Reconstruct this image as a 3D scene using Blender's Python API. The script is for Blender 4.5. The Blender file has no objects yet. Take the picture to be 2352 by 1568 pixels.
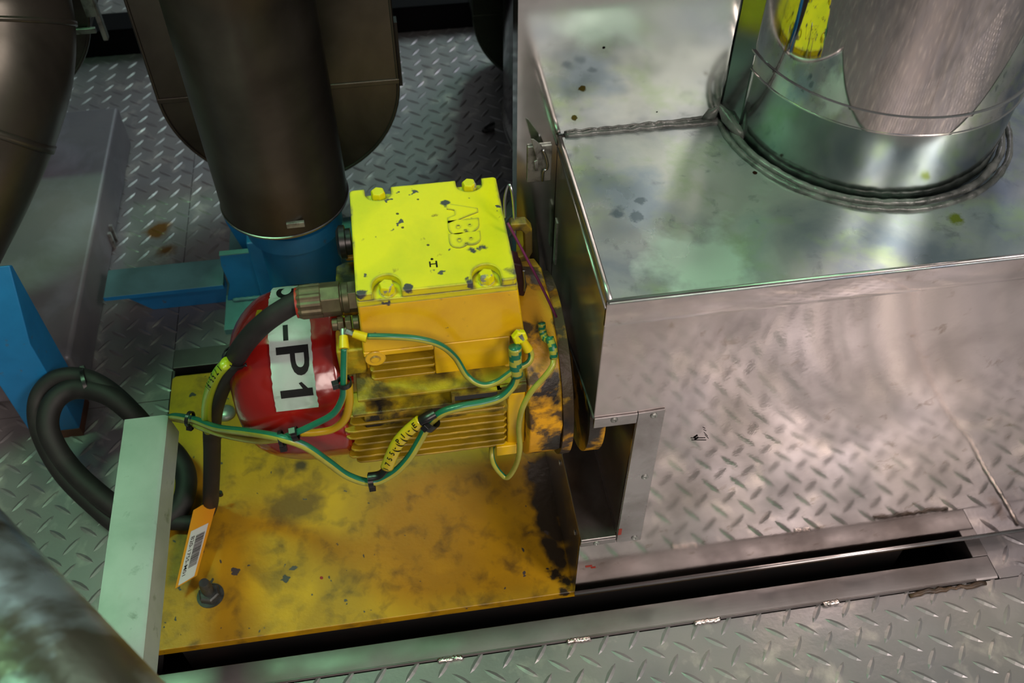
import bpy, bmesh, math, random
from mathutils import Vector, Matrix, noise
random.seed(7)
sc = bpy.context.scene
C = sc.collection
PI = math.pi
# ---------------------------------------------------------------- camera
F = 2185.0; PT = math.radians(49.25); YW = math.radians(8.82); RO = math.radians(0.2)
CAM = Vector((0, 0, 0.965))
_h = Vector((math.sin(YW), math.cos(YW), 0)); _r = Vector((math.cos(YW), -math.sin(YW), 0))
_f = _h * math.cos(PT) - Vector((0, 0, 1)) * math.sin(PT)
_u = _h * math.sin(PT) + Vector((0, 0, 1)) * math.cos(PT)
_r2 = _r * math.cos(RO) + _u * math.sin(RO); _u2 = _u * math.cos(RO) - _r * math.sin(RO)
cd = bpy.data.cameras.new('camera'); cam = bpy.data.objects.new('camera', cd); C.objects.link(cam)
m = Matrix((_r2, _u2, -_f)).transposed().to_4x4(); m.translation = CAM; cam.matrix_world = m
cd.sensor_width = 36; cd.lens = F * 36 / 2352; cd.clip_start = 0.02
cd.dof.use_dof = True; cd.dof.focus_distance = 0.86; cd.dof.aperture_fstop = 9.0
sc.camera = cam
def ray(x, y): return _f + _r2 * ((x - 1176) / F) - _u2 * ((y - 784) / F)
def PZ(x, y, z): d = ray(x, y); return CAM + d * ((z - CAM.z) / d.z)
def PY(x, y, Y): d = ray(x, y); return CAM + d * (Y / d.y)
def PX(x, y, X): d = ray(x, y); return CAM + d * (X / d.x)
# ---------------------------------------------------------------- world, lights, exposure
wd = bpy.data.worlds.new('world'); sc.world = wd; wd.use_nodes = True
wd.node_tree.nodes['Background'].inputs[0].default_value = (0.74, 0.79, 0.77, 1)
wd.node_tree.nodes['Background'].inputs[1].default_value = 0.26
def area(name, loc, tgt, size, power, col, sy=None, spread=180):
    l = bpy.data.lights.new(name, 'AREA'); l.energy = power; l.color = col; l.size = size; l.spread = math.radians(spread)
    if sy: l.shape = 'RECTANGLE'; l.size_y = sy
    o = bpy.data.objects.new(name, l); C.objects.link(o); o.location = loc
    o.rotation_euler = (Vector(tgt) - Vector(loc)).to_track_quat('-Z', 'Y').to_euler(); return o
area('green_fluorescent_lamp', (-1.0, 0.72, 2.9), (0.10, 0.50, 0.3), 0.25, 7.2, (0.42, 1.0, 0.52), 0.6, 70)
area('warm_hall_lamp', (0.1, -2.5, 2.6), (0.3, 0.4, 0.2), 0.8, 66, (1.0, 0.80, 0.72), 1.4)
area('pink_fill', (1.7, -1.3, 2.4), (0.65, 0.15, 0.0), 0.6, 26, (1.0, 0.84, 0.78), 1.0, 100)  # unseen fill light, added to brighten the front floor and cover face
area('pale_green_fill', (0.75, 3.2, 3.3), (0.35, 0.5, 0.4), 0.5, 8, (0.60, 1.0, 0.84), 1.5, 80)  # unseen fill light, added to lift the lids and the background
area('white_hall_lamp', (1.5, 3.1, 3.0), (-0.3, 1.3, 0.0), 0.8, 34, (0.92, 0.86, 1.0), 1.2)
sc.view_settings.view_transform = 'Standard'; sc.view_settings.look = 'None'
sc.view_settings.exposure = -0.42; sc.view_settings.gamma = 1.0
sc.view_settings.use_curve_mapping = False

# ---------------------------------------------------------------- materials
def lin(c): return tuple((v / 12.92 if v <= .04045 else ((v + .055) / 1.055) ** 2.4) for v in c) + (1,)
def mat(name, col, metal=0.0, rough=0.5, mott=(), bump=None, rvar=None, edge=None, dots=(), coat=0, brush=None, spec=None):
    """mott: (colour, scale, lo, hi, detail); dots: (colour, x, y, z, radius) stains and tone patches placed on the object;
    edge: (colour, bevel radius, noise scale, threshold); bump: list of (scale, strength, detail)"""
    m = bpy.data.materials.new(name); m.use_nodes = True; nt = m.node_tree; N = nt.nodes; L = nt.links
    b = N['Principled BSDF']; b.inputs['Metallic'].default_value = metal
    b.inputs['Roughness'].default_value = rough
    if coat: b.inputs['Coat Weight'].default_value = coat; b.inputs['Coat Roughness'].default_value = .08
    if spec is not None: b.inputs['Specular IOR Level'].default_value = spec
    tc = N.new('ShaderNodeTexCoord'); co = tc.outputs['Object']
    def nz(scale, detail=4, stretch=None, dist=0.0, rg=.55):
        src = co
        if stretch:
            mp = N.new('ShaderNodeMapping'); mp.inputs['Scale'].default_value = stretch; L.new(src, mp.inputs[0]); src = mp.outputs[0]
        n = N.new('ShaderNodeTexNoise'); n.inputs['Scale'].default_value = scale; n.inputs['Detail'].default_value = detail
        n.inputs['Distortion'].default_value = dist; n.inputs['Roughness'].default_value = rg
        L.new(src, n.inputs['Vector']); return n.outputs['Fac']
    def mr(src, a, bb, c=0, d=1):
        r = N.new('ShaderNodeMapRange'); L.new(src, r.inputs[0])
        for i, v in enumerate((a, bb, c, d)): r.inputs[i + 1].default_value = v
        return r.outputs[0]
    def mth(op, a, bb=None):
        x = N.new('ShaderNodeMath'); x.operation = op
        for i, v in enumerate((a, bb)):
            if v is None: continue
            if isinstance(v, (int, float)): x.inputs[i].default_value = v
            else: L.new(v, x.inputs[i])
        return x.outputs[0]
    rgb = N.new('ShaderNodeRGB'); rgb.outputs[0].default_value = lin(col); cur = rgb.outputs[0]
    def mix(fac, c2):
        nonlocal cur
        x = N.new('ShaderNodeMix'); x.data_type = 'RGBA'; L.new(fac, x.inputs[0]); L.new(cur, x.inputs[6])
        x.inputs[7].default_value = lin(c2); cur = x.outputs[2]
    for i, q in enumerate(mott):
        c2, s, lo, hi = q[:4]; det = q[4] if len(q) > 4 else 4; st = q[5] if len(q) > 5 else (1 + .07 * i, 1, 1)
        mix(mr(nz(s, det, st, .3), lo, hi), c2)
    for c2, x, y, z, r in dots:
        vm = N.new('ShaderNodeVectorMath'); vm.operation = 'DISTANCE'; L.new(co, vm.inputs[0]); vm.inputs[1].default_value = (x, y, z)
        d = mth('ADD', vm.outputs['Value'], mth('MULTIPLY', mth('SUBTRACT', nz(30 if r > .01 else 150, 5), .5), r * 2.2))
        mix(mr(d, r * 1.05, r * (.75 if r < .007 else .45)), c2)
    emask = None
    if edge:
        bv = N.new('ShaderNodeBevel'); bv.inputs['Radius'].default_value = edge[1]; bv.samples = 4
        g = N.new('ShaderNodeNewGeometry')
        dp = N.new('ShaderNodeVectorMath'); dp.operation = 'DOT_PRODUCT'; L.new(bv.outputs[0], dp.inputs[0]); L.new(g.outputs['Normal'], dp.inputs[1])
        e = mth('SUBTRACT', 1.0, dp.outputs['Value'])
        s = mth('ADD', mth('MULTIPLY', e, edge[4] if len(edge) > 4 else 1.0), nz(edge[2], 3))
        mix(mr(s, edge[3], edge[3] + .02), edge[0])
    L.new(cur, b.inputs['Base Color'])
    if rvar: L.new(mr(nz(rvar[0], 5, rvar[3] if len(rvar) > 3 else None), .35, .65, rvar[1], rvar[2]), b.inputs['Roughness'])
    if bump:
        prev = None
        for q in bump:
            bp = N.new('ShaderNodeBump'); bp.inputs['Strength'].default_value = 1; bp.inputs['Distance'].default_value = q[1]
            L.new(nz(q[0], q[2] if len(q) > 2 else 3, q[3] if len(q) > 3 else None), bp.inputs['Height'])
            if prev: L.new(prev, bp.inputs['Normal'])
            prev = bp.outputs[0]
        L.new(prev, b.inputs['Normal'])
    return m
GREY = (.30, .29, .27)
M = {}
M['plate'] = mat('diamond_plate_steel', (.54, .53, .53), .6, .42,
    mott=[((.50, .50, .52), 7, .35, .7, 8), ((.74, .72, .70), 23, .55, .8, 5), ((.40, .33, .27), 16, .68, .82, 6)], rvar=(12, .36, .54), bump=[(260, .00012, 2), (9, .0008, 2)],
    dots=[((.45, .30, .12), -.358, 1.115, 0, .022), ((.42, .28, .12), -.345, 1.07, 0, .016), ((.4, .28, .14), -.315, 1.03, 0, .01)])
M['plate_dull'] = M['plate']
M['rail'] = mat('brushed_steel_angle', (.46, .45, .45), .9, .5, mott=[((.38, .36, .35), 9, .4, .7, 6)], rvar=(20, .42, .6), bump=[(300, .00008, 2, (.1, 1, 1))])
M['pit'] = mat('dark_pit', (.06, .045, .04), 0, .9, mott=[((.16, .09, .07), 12, .5, .7)])
M['cover'] = mat('cover_sheet_aluminium', (.80, .77, .76), 1, .12,
    mott=[((.66, .63, .62), 14, .45, .75, 8), ((.60, .55, .50), 60, .62, .8, 5)], rvar=(5, .05, .13), bump=[(260, .00002, 2), (4, .0008, 1), (22, .00006, 2, (1.6, 1, .4))])
M['cover_side'] = mat('cover_side_aluminium', (.64, .62, .60), .85, .18, mott=[((.48, .46, .44), 10, .4, .7, 6)], rvar=(8, .12, .26), bump=[(6, .0012, 1)])
M['riser'] = mat('upright_casing_mirror_sheet', (.80, .81, .80), 1, .10, mott=[((.64, .67, .65), 12, .45, .7, 8)], rvar=(8, .06, .16), bump=[(5, .0010, 1)],
    dots=[((.36, .30, .14), .155, .636, .520, .004), ((.1, .08, .08), .22, .636, .490, .0015), ((.36, .32, .16), .150, .636, .492, .003), ((.1, .08, .08), .17, .636, .555, .0012)])
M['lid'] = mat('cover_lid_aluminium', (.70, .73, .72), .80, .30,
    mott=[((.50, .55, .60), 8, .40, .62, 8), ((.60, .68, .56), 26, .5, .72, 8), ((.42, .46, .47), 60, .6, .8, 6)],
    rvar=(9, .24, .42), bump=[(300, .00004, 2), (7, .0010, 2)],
    dots=[((.80, .90, .86), .21, .470, .475, .050), ((.80, .86, .84), .20, .72, .468, .060), ((.57, .63, .68), .18, .548, .475, .040), ((.40, .46, .50), .165, .535, .475, .007), ((.42, .48, .52), .178, .528, .475, .006), ((.42, .48, .52), .186, .545, .475, .005), ((.45, .40, .28), .150, .760, .47, .004), ((.08, .07, .07), .245, .66, .47, .002), ((.2, .09, .03), .285, .565, .476, .002),  # pale teal patches paint the lit left side; bluish blotches and specks are stains
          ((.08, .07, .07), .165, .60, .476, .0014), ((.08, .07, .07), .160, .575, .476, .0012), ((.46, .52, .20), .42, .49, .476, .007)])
M['trim'] = mat('trim_aluminium', (.72, .71, .71), 1, .3, mott=[((.58, .56, .55), 20, .45, .7, 6)], rvar=(14, .24, .4))
M['tank'] = mat('mirror_jacket_aluminium', (.84, .82, .81), 1, .04, mott=[((.74, .74, .73), 10, .45, .75, 6)], rvar=(6, .02, .06), bump=[(5, .0006, 1)])
M['tank_band'] = mat('dull_jacket_aluminium', (.60, .63, .62), 1, .2, mott=[((.48, .53, .52), 12, .45, .75, 6)], rvar=(6, .10, .22), bump=[(6, .0010, 1)])
M['seal'] = mat('grey_silicone_sealant', (.34, .36, .35), 0, .35, mott=[((.20, .22, .21), 60, .45, .65, 5)], bump=[(150, .0006, 3)])
M['jacket'] = mat('old_jacket_aluminium', (.36, .35, .32), .75, .36, mott=[((.19, .18, .165), 6, .4, .7, 6), ((.34, .28, .19), 3, .55, .75, 3)], rvar=(6, .28, .42), bump=[(6, .0012, 1), (120, .00006, 2, (1, 1, .1))])
M['jacket_green'] = mat('green_tinged_jacket', (.30, .36, .29), .5, .3, mott=[((.2, .22, .18), 6, .4, .7, 6)], rvar=(6, .2, .34), bump=[(6, .0012, 1)])
M['vessel'] = mat('dark_mirror_vessel', (.22, .22, .25), 1, .10, mott=[((.14, .15, .18), 5, .4, .7, 3, (3, 3, .1))], rvar=(6, .08, .18), bump=[(8, .0012, 1, (1, 1, .2))])
YEL = (.88, .73, .04)
M['yellow'] = mat('yellow_enamel', YEL, 0, .34, mott=[((.80, .62, .05), 20, .4, .7, 6), ((.42, .33, .08), 60, .66, .78, 6)],
    edge=((.27, .26, .25), .0022, 70, .70, 1.2), bump=[(140, .00018, 3)], coat=.2)
M['green_lit_yellow_lid'] = mat('green_lit_enamel_lid', (.86, .82, .02), 0, .42, mott=[((.76, .76, .05), 16, .4, .7, 8), ((.50, .42, .08), 70, .68, .76, 5)],  # green lamplight from above is put into this yellow; chips are real
    edge=((.26, .26, .27), .0040, 55, .655, 1.5), bump=[(160, .00015, 3)],
    dots=[((.24, .24, .25), .0815, .508, .447, .008), ((.24, .24, .25), .046, .501, .449, .005), ((.24, .24, .25), .059, .536, .454, .0042), ((.24, .24, .25), .051, .534, .454, .0042), ((.24, .24, .25), .0365, .592, .4525, .004),
          ((.24, .24, .25), -.0015, .501, .45, .0045), ((.24, .24, .25), -.036, .501, .45, .004), ((.3, .25, .05), .015, .60, .4516, .0013), ((.3, .2, .05), .0, .568, .4516, .0013), ((.25, .22, .05), -.003, .585, .4516, .0012), ((.25, .22, .05), .018, .545, .4516, .0012)])
M['yellow_dirty'] = mat('oily_yellow_casting', (.62, .56, .05), 0, .5, mott=[((.78, .62, .05), 18, .5, .62, 4), ((.28, .24, .07), 26, .45, .60, 8), ((.10, .09, .07), 14, .56, .66, 7)], bump=[(90, .0012, 5), (30, .001, 3)])
M['yellow_fin'] = mat('yellow_fins_olive', (.58, .48, .07), 0, .38, mott=[((.46, .39, .06), 24, .48, .64, 6), ((.16, .13, .06), 16, .60, .70, 6)], edge=((.92, .76, .05), .0016, 60, .84, 3.2), bump=[(120, .0003, 4)], coat=.2)  # olive faces with brighter yellow along the edges
M['flange'] = mat('worn_yellow_flange', (.84, .62, .05), 0, .45, mott=[((.30, .23, .12), 30, .47, .54, 7), ((.13, .11, .09), 18, .55, .62, 7)], bump=[(90, .0010, 4)])
M['flange_brown'] = mat('greasy_brown_flange', (.26, .19, .11), 0, .5, mott=[((.66, .48, .06), 34, .58, .64, 6), ((.10, .08, .07), 14, .5, .62, 7)], bump=[(80, .0014, 4)])
M['base'] = mat('yellow_base_plate_paint', (.70, .54, .05), 0, .42,
    mott=[((.56, .43, .07), 6, .40, .68, 9), ((.38, .29, .09), 45, .50, .74, 8), ((.80, .63, .04), 5, .55, .72, 3), ((.40, .31, .10), 7, .62, .76, 8), ((.24, .23, .22), 62, .705, .715, 2), ((.22, .21, .20), 26, .735, .745, 3)],
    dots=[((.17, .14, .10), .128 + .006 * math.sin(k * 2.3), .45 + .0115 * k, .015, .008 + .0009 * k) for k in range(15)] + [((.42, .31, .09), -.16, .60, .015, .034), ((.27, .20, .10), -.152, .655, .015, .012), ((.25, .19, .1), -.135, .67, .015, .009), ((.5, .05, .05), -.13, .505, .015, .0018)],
    edge=((.27, .25, .24), .0022, 60, .69, 1.3), bump=[(220, .00025, 4), (40, .0002, 3)])
M['red'] = mat('glossy_red_enamel', (.52, .08, .06), 0, .22, mott=[((.42, .06, .05), 12, .4, .7, 5)], bump=[(22, .0032, 3), (90, .0002, 3)], coat=.5)
M['label'] = mat('white_label_vinyl', (.80, .86, .84), 0, .28, mott=[((.72, .77, .74), 30, .5, .7, 4)])
M['ink'] = mat('black_ink', (.03, .035, .04), 0, .6, spec=.2)
M['yellow_tape'] = mat('yellow_tape', (.66, .55, .05), 0, .3, mott=[((.35, .28, .05), 90, .6, .7, 4)])
M['rubber'] = mat('black_rubber', (.075, .07, .072), 0, .65, mott=[((.13, .12, .12), 40, .5, .7, 4)])
M['plastic'] = mat('black_plastic', (.07, .075, .08), 0, .34)
M['gland'] = mat('dull_olive_brass', (.40, .38, .28), .55, .42, mott=[((.32, .28, .22), 60, .4, .65, 5)])
M['orange'] = mat('orange_seal', (.55, .14, .06), 0, .4)
M['green_wire'] = mat('green_wire_pvc', (.10, .42, .32), 0, .32, mott=[((.08, .36, .26), 30, .4, .7)])
M['yellow_wire'] = mat('yellow_wire_pvc', (.62, .62, .24), 0, .32, mott=[((.55, .53, .18), 40, .4, .7)])
M['marker'] = mat('yellow_marker_sleeve', (.72, .66, .08), 0, .26, coat=.4)
M['marker_green'] = mat('lime_marker_sleeve', (.56, .66, .10), 0, .3)
M['crimp'] = mat('yellow_crimp_sleeve', (.80, .72, .06), 0, .32)
M['zinc'] = mat('zinc_steel', (.60, .62, .60), .6, .36, mott=[((.36, .36, .34), 90, .45, .7, 4)], bump=[(300, .0002, 3)])
M['bolt_yellow'] = mat('paint_chipped_bolt', (.80, .78, .04), 0, .36, mott=[((.50, .50, .46), 130, .60, .66, 3)], edge=((.5, .5, .5), .0012, 200, .66, .8))  # yellow greened in colour for the lamplight, chips are real
M['nut'] = mat('dull_grey_nut', (.34, .36, .35), .7, .5, mott=[((.24, .25, .24), 90, .45, .7, 4)], bump=[(300, .0003, 3)])
M['tray'] = mat('galvanised_tray', (.64, .72, .68), .25, .42, mott=[((.54, .63, .58), 14, .4, .7, 6), ((.38, .48, .40), 55, .62, .76, 7), ((.50, .46, .28), 9, .68, .78)], bump=[(120, .0001, 3)])
M['tag'] = mat('amber_tag_card', (.78, .52, .04), 0, .4)
M['paper'] = mat('white_paper_label', (.72, .72, .72), 0, .5)
M['blue'] = mat('blue_frame_paint', (.10, .46, .68), 0, .42, mott=[((.08, .40, .60), 12, .4, .7, 5), ((.30, .30, .24), 60, .66, .76, 4)], bump=[(90, .0003, 3)])
M['blue_top'] = mat('pale_blue_paint', (.34, .55, .56), 0, .55, mott=[((.28, .46, .46), 20, .4, .7, 6)])  # paler, greyer blue used mostly on top faces
M['rust'] = mat('brown_primer_band', (.34, .20, .13), 0, .6)
M['plinth'] = mat('grey_plinth_sheet', (.50, .49, .50), .35, .5, mott=[((.42, .42, .45), 5, .4, .7, 8), ((.56, .56, .60), 11, .5, .75, 6)], bump=[(120, .0002, 3)])
M['beam'] = mat('black_beam_paint', (.03, .03, .045), 0, .7, spec=.1)
M['cladding'] = mat('bright_crinkled_cladding', (.66, .69, .74), .65, .3, mott=[((.36, .33, .30), 6, .45, .6, 4, (3, 3, .6))], rvar=(7, .25, .45), bump=[(14, .005, 2), (40, .001, 3)])
M['purple'] = mat('purple_thread', (.36, .10, .28), 0, .5)
M['maroon'] = mat('dark_maroon_rubber', (.16, .03, .08), 0, .5)
M['wirerope'] = mat('steel_wire_rope', (.70, .72, .74), 1, .3)
M['weld'] = mat('weld_bead_steel', (.74, .72, .70), 1, .22, mott=[((.40, .30, .24), 90, .56, .7, 4)], bump=[(260, .0012, 3)])
#M['ceiling'] = mat('hall_ceiling_paint', (.34, .40, .38), 0, .9, mott=[((.22, .27, .26), 1.1, .4, .6, 3)])
M['wall'] = mat('hall_wall_paint', (.60, .56, .54), 0, .9, mott=[((.42, .40, .40), 2, .4, .6, 3)])

# ---------------------------------------------------------------- helpers
def tag(o, label=None, cat=None, group=None, kind=None):
    for k, v in (('label', label), ('category', cat), ('group', group), ('kind', kind)):
        if v: o[k] = v
    return o
def empty(name, loc, label, cat, group=None):
    o = bpy.data.objects.new(name, None); C.objects.link(o); o.location = loc; o.empty_display_size = .02
    bpy.context.view_layer.update() if False else None
    return tag(o, label, cat, group)
def obj(name, bm, ms, parent=None, smooth=False, bevel=0, seg=2, label=None):
    me = bpy.data.meshes.new(name)
    bmesh.ops.recalc_face_normals(bm, faces=bm.faces)
    bm.to_mesh(me); bm.free()
    for mm in (ms if isinstance(ms, (list, tuple)) else [ms]): me.materials.append(M[mm])
    o = bpy.data.objects.new(name, me); C.objects.link(o)
    if smooth:
        for p in me.polygons: p.use_smooth = True
        if smooth == 'auto':
            me.set_sharp_from_angle(angle=math.radians(38))
    if parent:
        o.parent = parent
        r = parent; off = Vector((0, 0, 0))
        while r: off += r.location; r = r.parent
        o.location = -off
    if bevel:
        b = o.modifiers.new('bevel', 'BEVEL'); b.width = bevel; b.segments = seg; b.limit_method = 'ANGLE'; b.angle_limit = math.radians(40)
        for p in me.polygons: p.use_smooth = True
        me.set_sharp_from_angle(angle=math.radians(38)); b.harden_normals = True
    if label: o['label'] = label
    return o
def B(): return bmesh.new()
def box(bm, x0, x1, y0, y1, z0, z1, mi=0):
    v = [bm.verts.new((x, y, z)) for z in (z0, z1) for x, y in ((x0, y0), (x1, y0), (x1, y1), (x0, y1))]
    for q in ((0, 3, 2, 1), (4, 5, 6, 7), (0, 1, 5, 4), (1, 2, 6, 5), (2, 3, 7, 6), (3, 0, 4, 7)):
        f = bm.faces.new([v[i] for i in q]); f.material_index = mi
    return bm
def prism(bm, pts, axis, a, b, mi=0, xf=None):
    """extrude a closed 2-D outline between a and b along axis (0=x: pts are (y,z); 1=y: (x,z); 2=z: (x,y))"""
    def P(p, t):
        v = {0: (t, p[0], p[1]), 1: (p[0], t, p[1]), 2: (p[0], p[1], t)}[axis]
        return xf(Vector(v)) if xf else v
    va = [bm.verts.new(P(p, a)) for p in pts]; vb = [bm.verts.new(P(p, b)) for p in pts]
    n = len(pts); fs = [bm.faces.new(va[::-1]), bm.faces.new(vb)]
    for i in range(n): fs.append(bm.faces.new((va[i], va[(i + 1) % n], vb[(i + 1) % n], vb[i])))
    for f in fs: f.material_index = mi
    return bm
def frame(d):
    d = d.normalized(); up = Vector((0, 0, 1)) if abs(d.z) < .9 else Vector((0, 1, 0))
    s = d.cross(up).normalized(); return s, s.cross(d).normalized()
def lathe(bm, p0, d, prof, n=32, mi=0, caps=True, rot=0.0):
    """prof: (distance along d, radius) pairs"""
    p0 = Vector(p0); d = Vector(d).normalized(); s, t = frame(d); rings = []
    for h, r in prof:
        rings.append([bm.verts.new(p0 + d * h + (s * math.cos(2 * PI * i / n + rot) + t * math.sin(2 * PI * i / n + rot)) * max(r, 1e-5)) for i in range(n)])
    for a, b in zip(rings, rings[1:]):
        for i in range(n):
            f = bm.faces.new((a[i], a[(i + 1) % n], b[(i + 1) % n], b[i])); f.material_index = mi
    if caps:
        for r in (rings[0][::-1], rings[-1]):
            f = bm.faces.new(r); f.material_index = mi
    return bm
def smoothpath(pts, n=8):
    P = [Vector(p) for p in pts]; out = []
    Q = [P[0] * 2 - P[1]] + P + [P[-1] * 2 - P[-2]]
    for i in range(1, len(Q) - 2):
        a, b, c, d = Q[i - 1:i + 3]
        for k in range(n):
            t = k / n
            out.append(.5 * ((2 * b) + (c - a) * t + (2 * a - 5 * b + 4 * c - d) * t * t + (3 * b - a - 3 * c + d) * t ** 3))
    out.append(P[-1]); return out
def tube(bm, path, r, n=12, mi=0, stripe=None, twist=0.0, helix=None, caps=True, rfn=None, ph=0.0, flat=None):
    """stripe=(mat a, mat b): lengthwise halves; helix=pitch rows: banded wrap"""
    rings = []; s = None
    for i, p in enumerate(path):
        d = (path[min(i + 1, len(path) - 1)] - path[max(i - 1, 0)]).normalized()
        if s is None: s, t = frame(d)
        else:
            s = (s - d * s.dot(d)).normalized(); t = s.cross(d).normalized()
        rr = rfn(i, r) if rfn else r; a0 = ph + twist * i
        rings.append([bm.verts.new(p + (s * math.cos(2 * PI * k / n + a0) + t * math.sin(2 * PI * k / n + a0) * (flat or 1)) * rr) for k in range(n)])
    for i, (a, b) in enumerate(zip(rings, rings[1:])):
        for k in range(n):
            f = bm.faces.new((a[k], a[(k + 1) % n], b[(k + 1) % n], b[k]))
            f.material_index = mi
            if stripe: f.material_index = stripe[0] if k < n * .48 else stripe[1]
            if helix: f.material_index = 0 if ((i + k * helix / n) % helix) < helix / 2 else 1
    if caps:
        for rg in (rings[0][::-1], rings[-1]): bm.faces.new(rg).material_index = mi
    return bm
def hexhead(bm, c, d, r, h, mi=0, dome=True):
    prof = [(0, r), (h * .82, r), (h, r * .84)] if dome else [(0, r), (h, r)]
    return lathe(bm, c, d, prof, 6, mi, rot=.3)
def glyphs(text, size, bold=0.0, depth=0.0, sub=0.0, spacing=1.0):
    cu = bpy.data.curves.new('t', 'FONT'); cu.body = text; cu.size = size; cu.offset = bold; cu.extrude = depth
    cu.align_x = 'CENTER'; cu.align_y = 'CENTER'; cu.resolution_u = 4; cu.space_character = spacing
    o = bpy.data.objects.new('t', cu); C.objects.link(o)
    dg = bpy.context.evaluated_depsgraph_get(); me = bpy.data.meshes.new_from_object(o.evaluated_get(dg))
    bpy.data.objects.remove(o); bm = bmesh.new(); bm.from_mesh(me); bpy.data.meshes.remove(me)
    if sub:
        bmesh.ops.triangulate(bm, faces=bm.faces)
        for _ in range(4):
            es = [e for e in bm.edges if e.calc_length() > sub]
            if not es: break
            bmesh.ops.subdivide_edges(bm, edges=es, cuts=1); bmesh.ops.triangulate(bm, faces=[f for f in bm.faces if len(f.verts) > 3])
    return bm
def mapverts(bm, fn):
    for v in bm.verts: v.co = Vector(fn(v.co.x, v.co.y, v.co.z))
    return bm
def wob(p, s, a): return Vector([noise.noise(Vector(p) * s + Vector((i * 9.1, 3.3 * i, 0))) for i in range(3)]) * a

# ================================================================ SETTING
fl = obj('floor', box(B(), -2.5, 2.5, -2.2, 3.6, -.30, -.28), 'pit'); tag(fl, kind='structure', label='dark deck seen down in the slot under the diamond plates')
plates = [(-2.5, .6595, -2.0, .3995), (.6605, 2.5, -2.0, .3995), (.6080, 2.5, .4005, 3.4), (-2.5, -.3180, .4005, .790),
          (-2.5, -.3180, .791, 3.4), (-.3170, .6070, .8705, 3.4)]
PITCH = .0335; LA = PZ(1573, 1486, 0)
def in_plate(x, y, q, e=.004): return q[0] + e < x < q[1] - e and q[2] + e < y < q[3] - e
def lug(bm, x, y, ang, L=.0275, W=.0066, H=.0013):
    ca, sa = math.cos(ang), math.sin(ang)
    def T(u, v, z): return (x + u * ca - v * sa, y + u * sa + v * ca, z)
    us = (-.5, -.3, 0, .3, .5); wv = (0, .36, .5, .36, 0)
    up = [bm.verts.new(T(u * L, w * W, .00005)) for u, w in zip(us, wv)]
    lo = [bm.verts.new(T(us[i] * L, -wv[i] * W, .00005)) for i in (1, 2, 3)]
    rd = [bm.verts.new(T(u * L, 0, H * k)) for u, k in ((-.3, .8), (0, 1), (.3, .8))]
    a, b, c, d, e = up; f, g, h = lo; r1, r2, r3 = rd
    for q in ((a, b, r1), (b, c, r2, r1), (c, d, r3, r2), (d, e, r3), (a, r1, f), (f, r1, r2, g), (g, r2, r3, h), (h, r3, e)):
        bm.faces.new(q[::-1])
for q in plates:
    p = obj('floor_plate', box(B(), q[0], q[1], q[2], q[3], -.006, 0), 'plate', fl)
    bm = B(); cnt = 0
    i0 = int((-1.1 - LA.x) / PITCH); j0 = int((-.45 - LA.y) / PITCH)
    for i in range(i0, i0 + 72):
        for j in range(j0, j0 + 90):
            for k in (0, 1):
                x = LA.x + (i + k * .5) * PITCH; y = LA.y + (j + k * .5) * PITCH
                if not in_plate(x, y, q): continue
                d = PZ(1176, 784, 0)
                lug(bm, x + random.uniform(-.0003, .0003), y + random.uniform(-.0003, .0003), math.radians(-37 if k == 0 else 53) + random.uniform(-.03, .03))
                cnt += 1
    if cnt: tag(obj('raised_lug_pattern', bm, 'plate', p), kind='stuff')
    else: bm.free()

wf = obj('wall_front', box(B(), -7, 7, -6.1, -6.0, -.3, 4.0), 'wall'); tag(wf, kind='structure')
wl = obj('shade_wall_left', box(B(), -1.32, -1.25, -3.0, 3.4, 0, 3.0), 'plinth'); tag(wl, kind='structure')  # unseen wall, added to shade the left side
# pit frame of steel angle round the slot
pf = empty('slot_frame', (.13, .41, 0), 'brushed steel angle frame around the slot under the yellow plate', 'frame')
def railprof(bm, y0, y1, x0, x1):
    prism(bm, [(y0, .001), (y0 + .003, .003), (y1, .003), (y1, -.045), (y1 - .003, -.045), (y1 - .003, -.001), (y0, -.001)], 0, x0, x1); return bm
obj('front_rail', railprof(B(), .4005, .4275, -.3165, .606), 'rail', pf, bevel=.0008)
bm = B(); box(bm, -.3165, .59, .8385, .8695, -.045, .004); obj('rear_rail', bm, 'rail', pf, bevel=.0008)
bm = B(); box(bm, .5885, .607, .428, .838, -.045, .003); obj('side_rail', bm, 'rail', pf, bevel=.0008)
bm = B(); box(bm, -.3170, -.3145, .428, .838, -.06, -.001); obj('side_rail', bm, 'rail', pf)
bm = B(); tube(bm, [Vector((x, .402, .0022)) for x in (-.316, .0, .3, .58)], .0013, 6); obj('edge_lip', bm, 'rail', pf)
for (px, py, L) in ((1035, 1519, .026), (1330, 1473, .026), (1625, 1429, .03), (1908, 1384, .018)):
    c = PZ(px, py, .002); bm = B(); n = 14
    tube(bm, [Vector((c.x - L / 2 + L * i / n, .4 + random.uniform(-.0005, .0005), .0018 + random.uniform(-.0004, .0004))) for i in range(n + 1)], .003, 8,
         rfn=lambda i, r: r * (.75 + .35 * (i % 2)) , flat=.8)
    obj('weld_bead', bm, 'weld', pf, smooth=True)
bm = B(); tube(bm, [Vector((.50 + .006 * i, .397 + random.uniform(-.002, .002), .001)) for i in range(16)], .0035, 7, rfn=lambda i, r: r * random.uniform(.4, 1), flat=.6)
obj('weld_bead', bm, 'flange_brown', pf, smooth=True, label='rough brown scorched weld at the slot corner')
bm = B(); n = 150
tube(bm, [Vector((.660 + .001 * math.sin(i * .35), .43 - .85 * i / n, .0012)) for i in range(n)], .0028, 7, rfn=lambda i, r: r * (.7 + .4 * ((i * 7) % 3) / 2), flat=.7)
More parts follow.
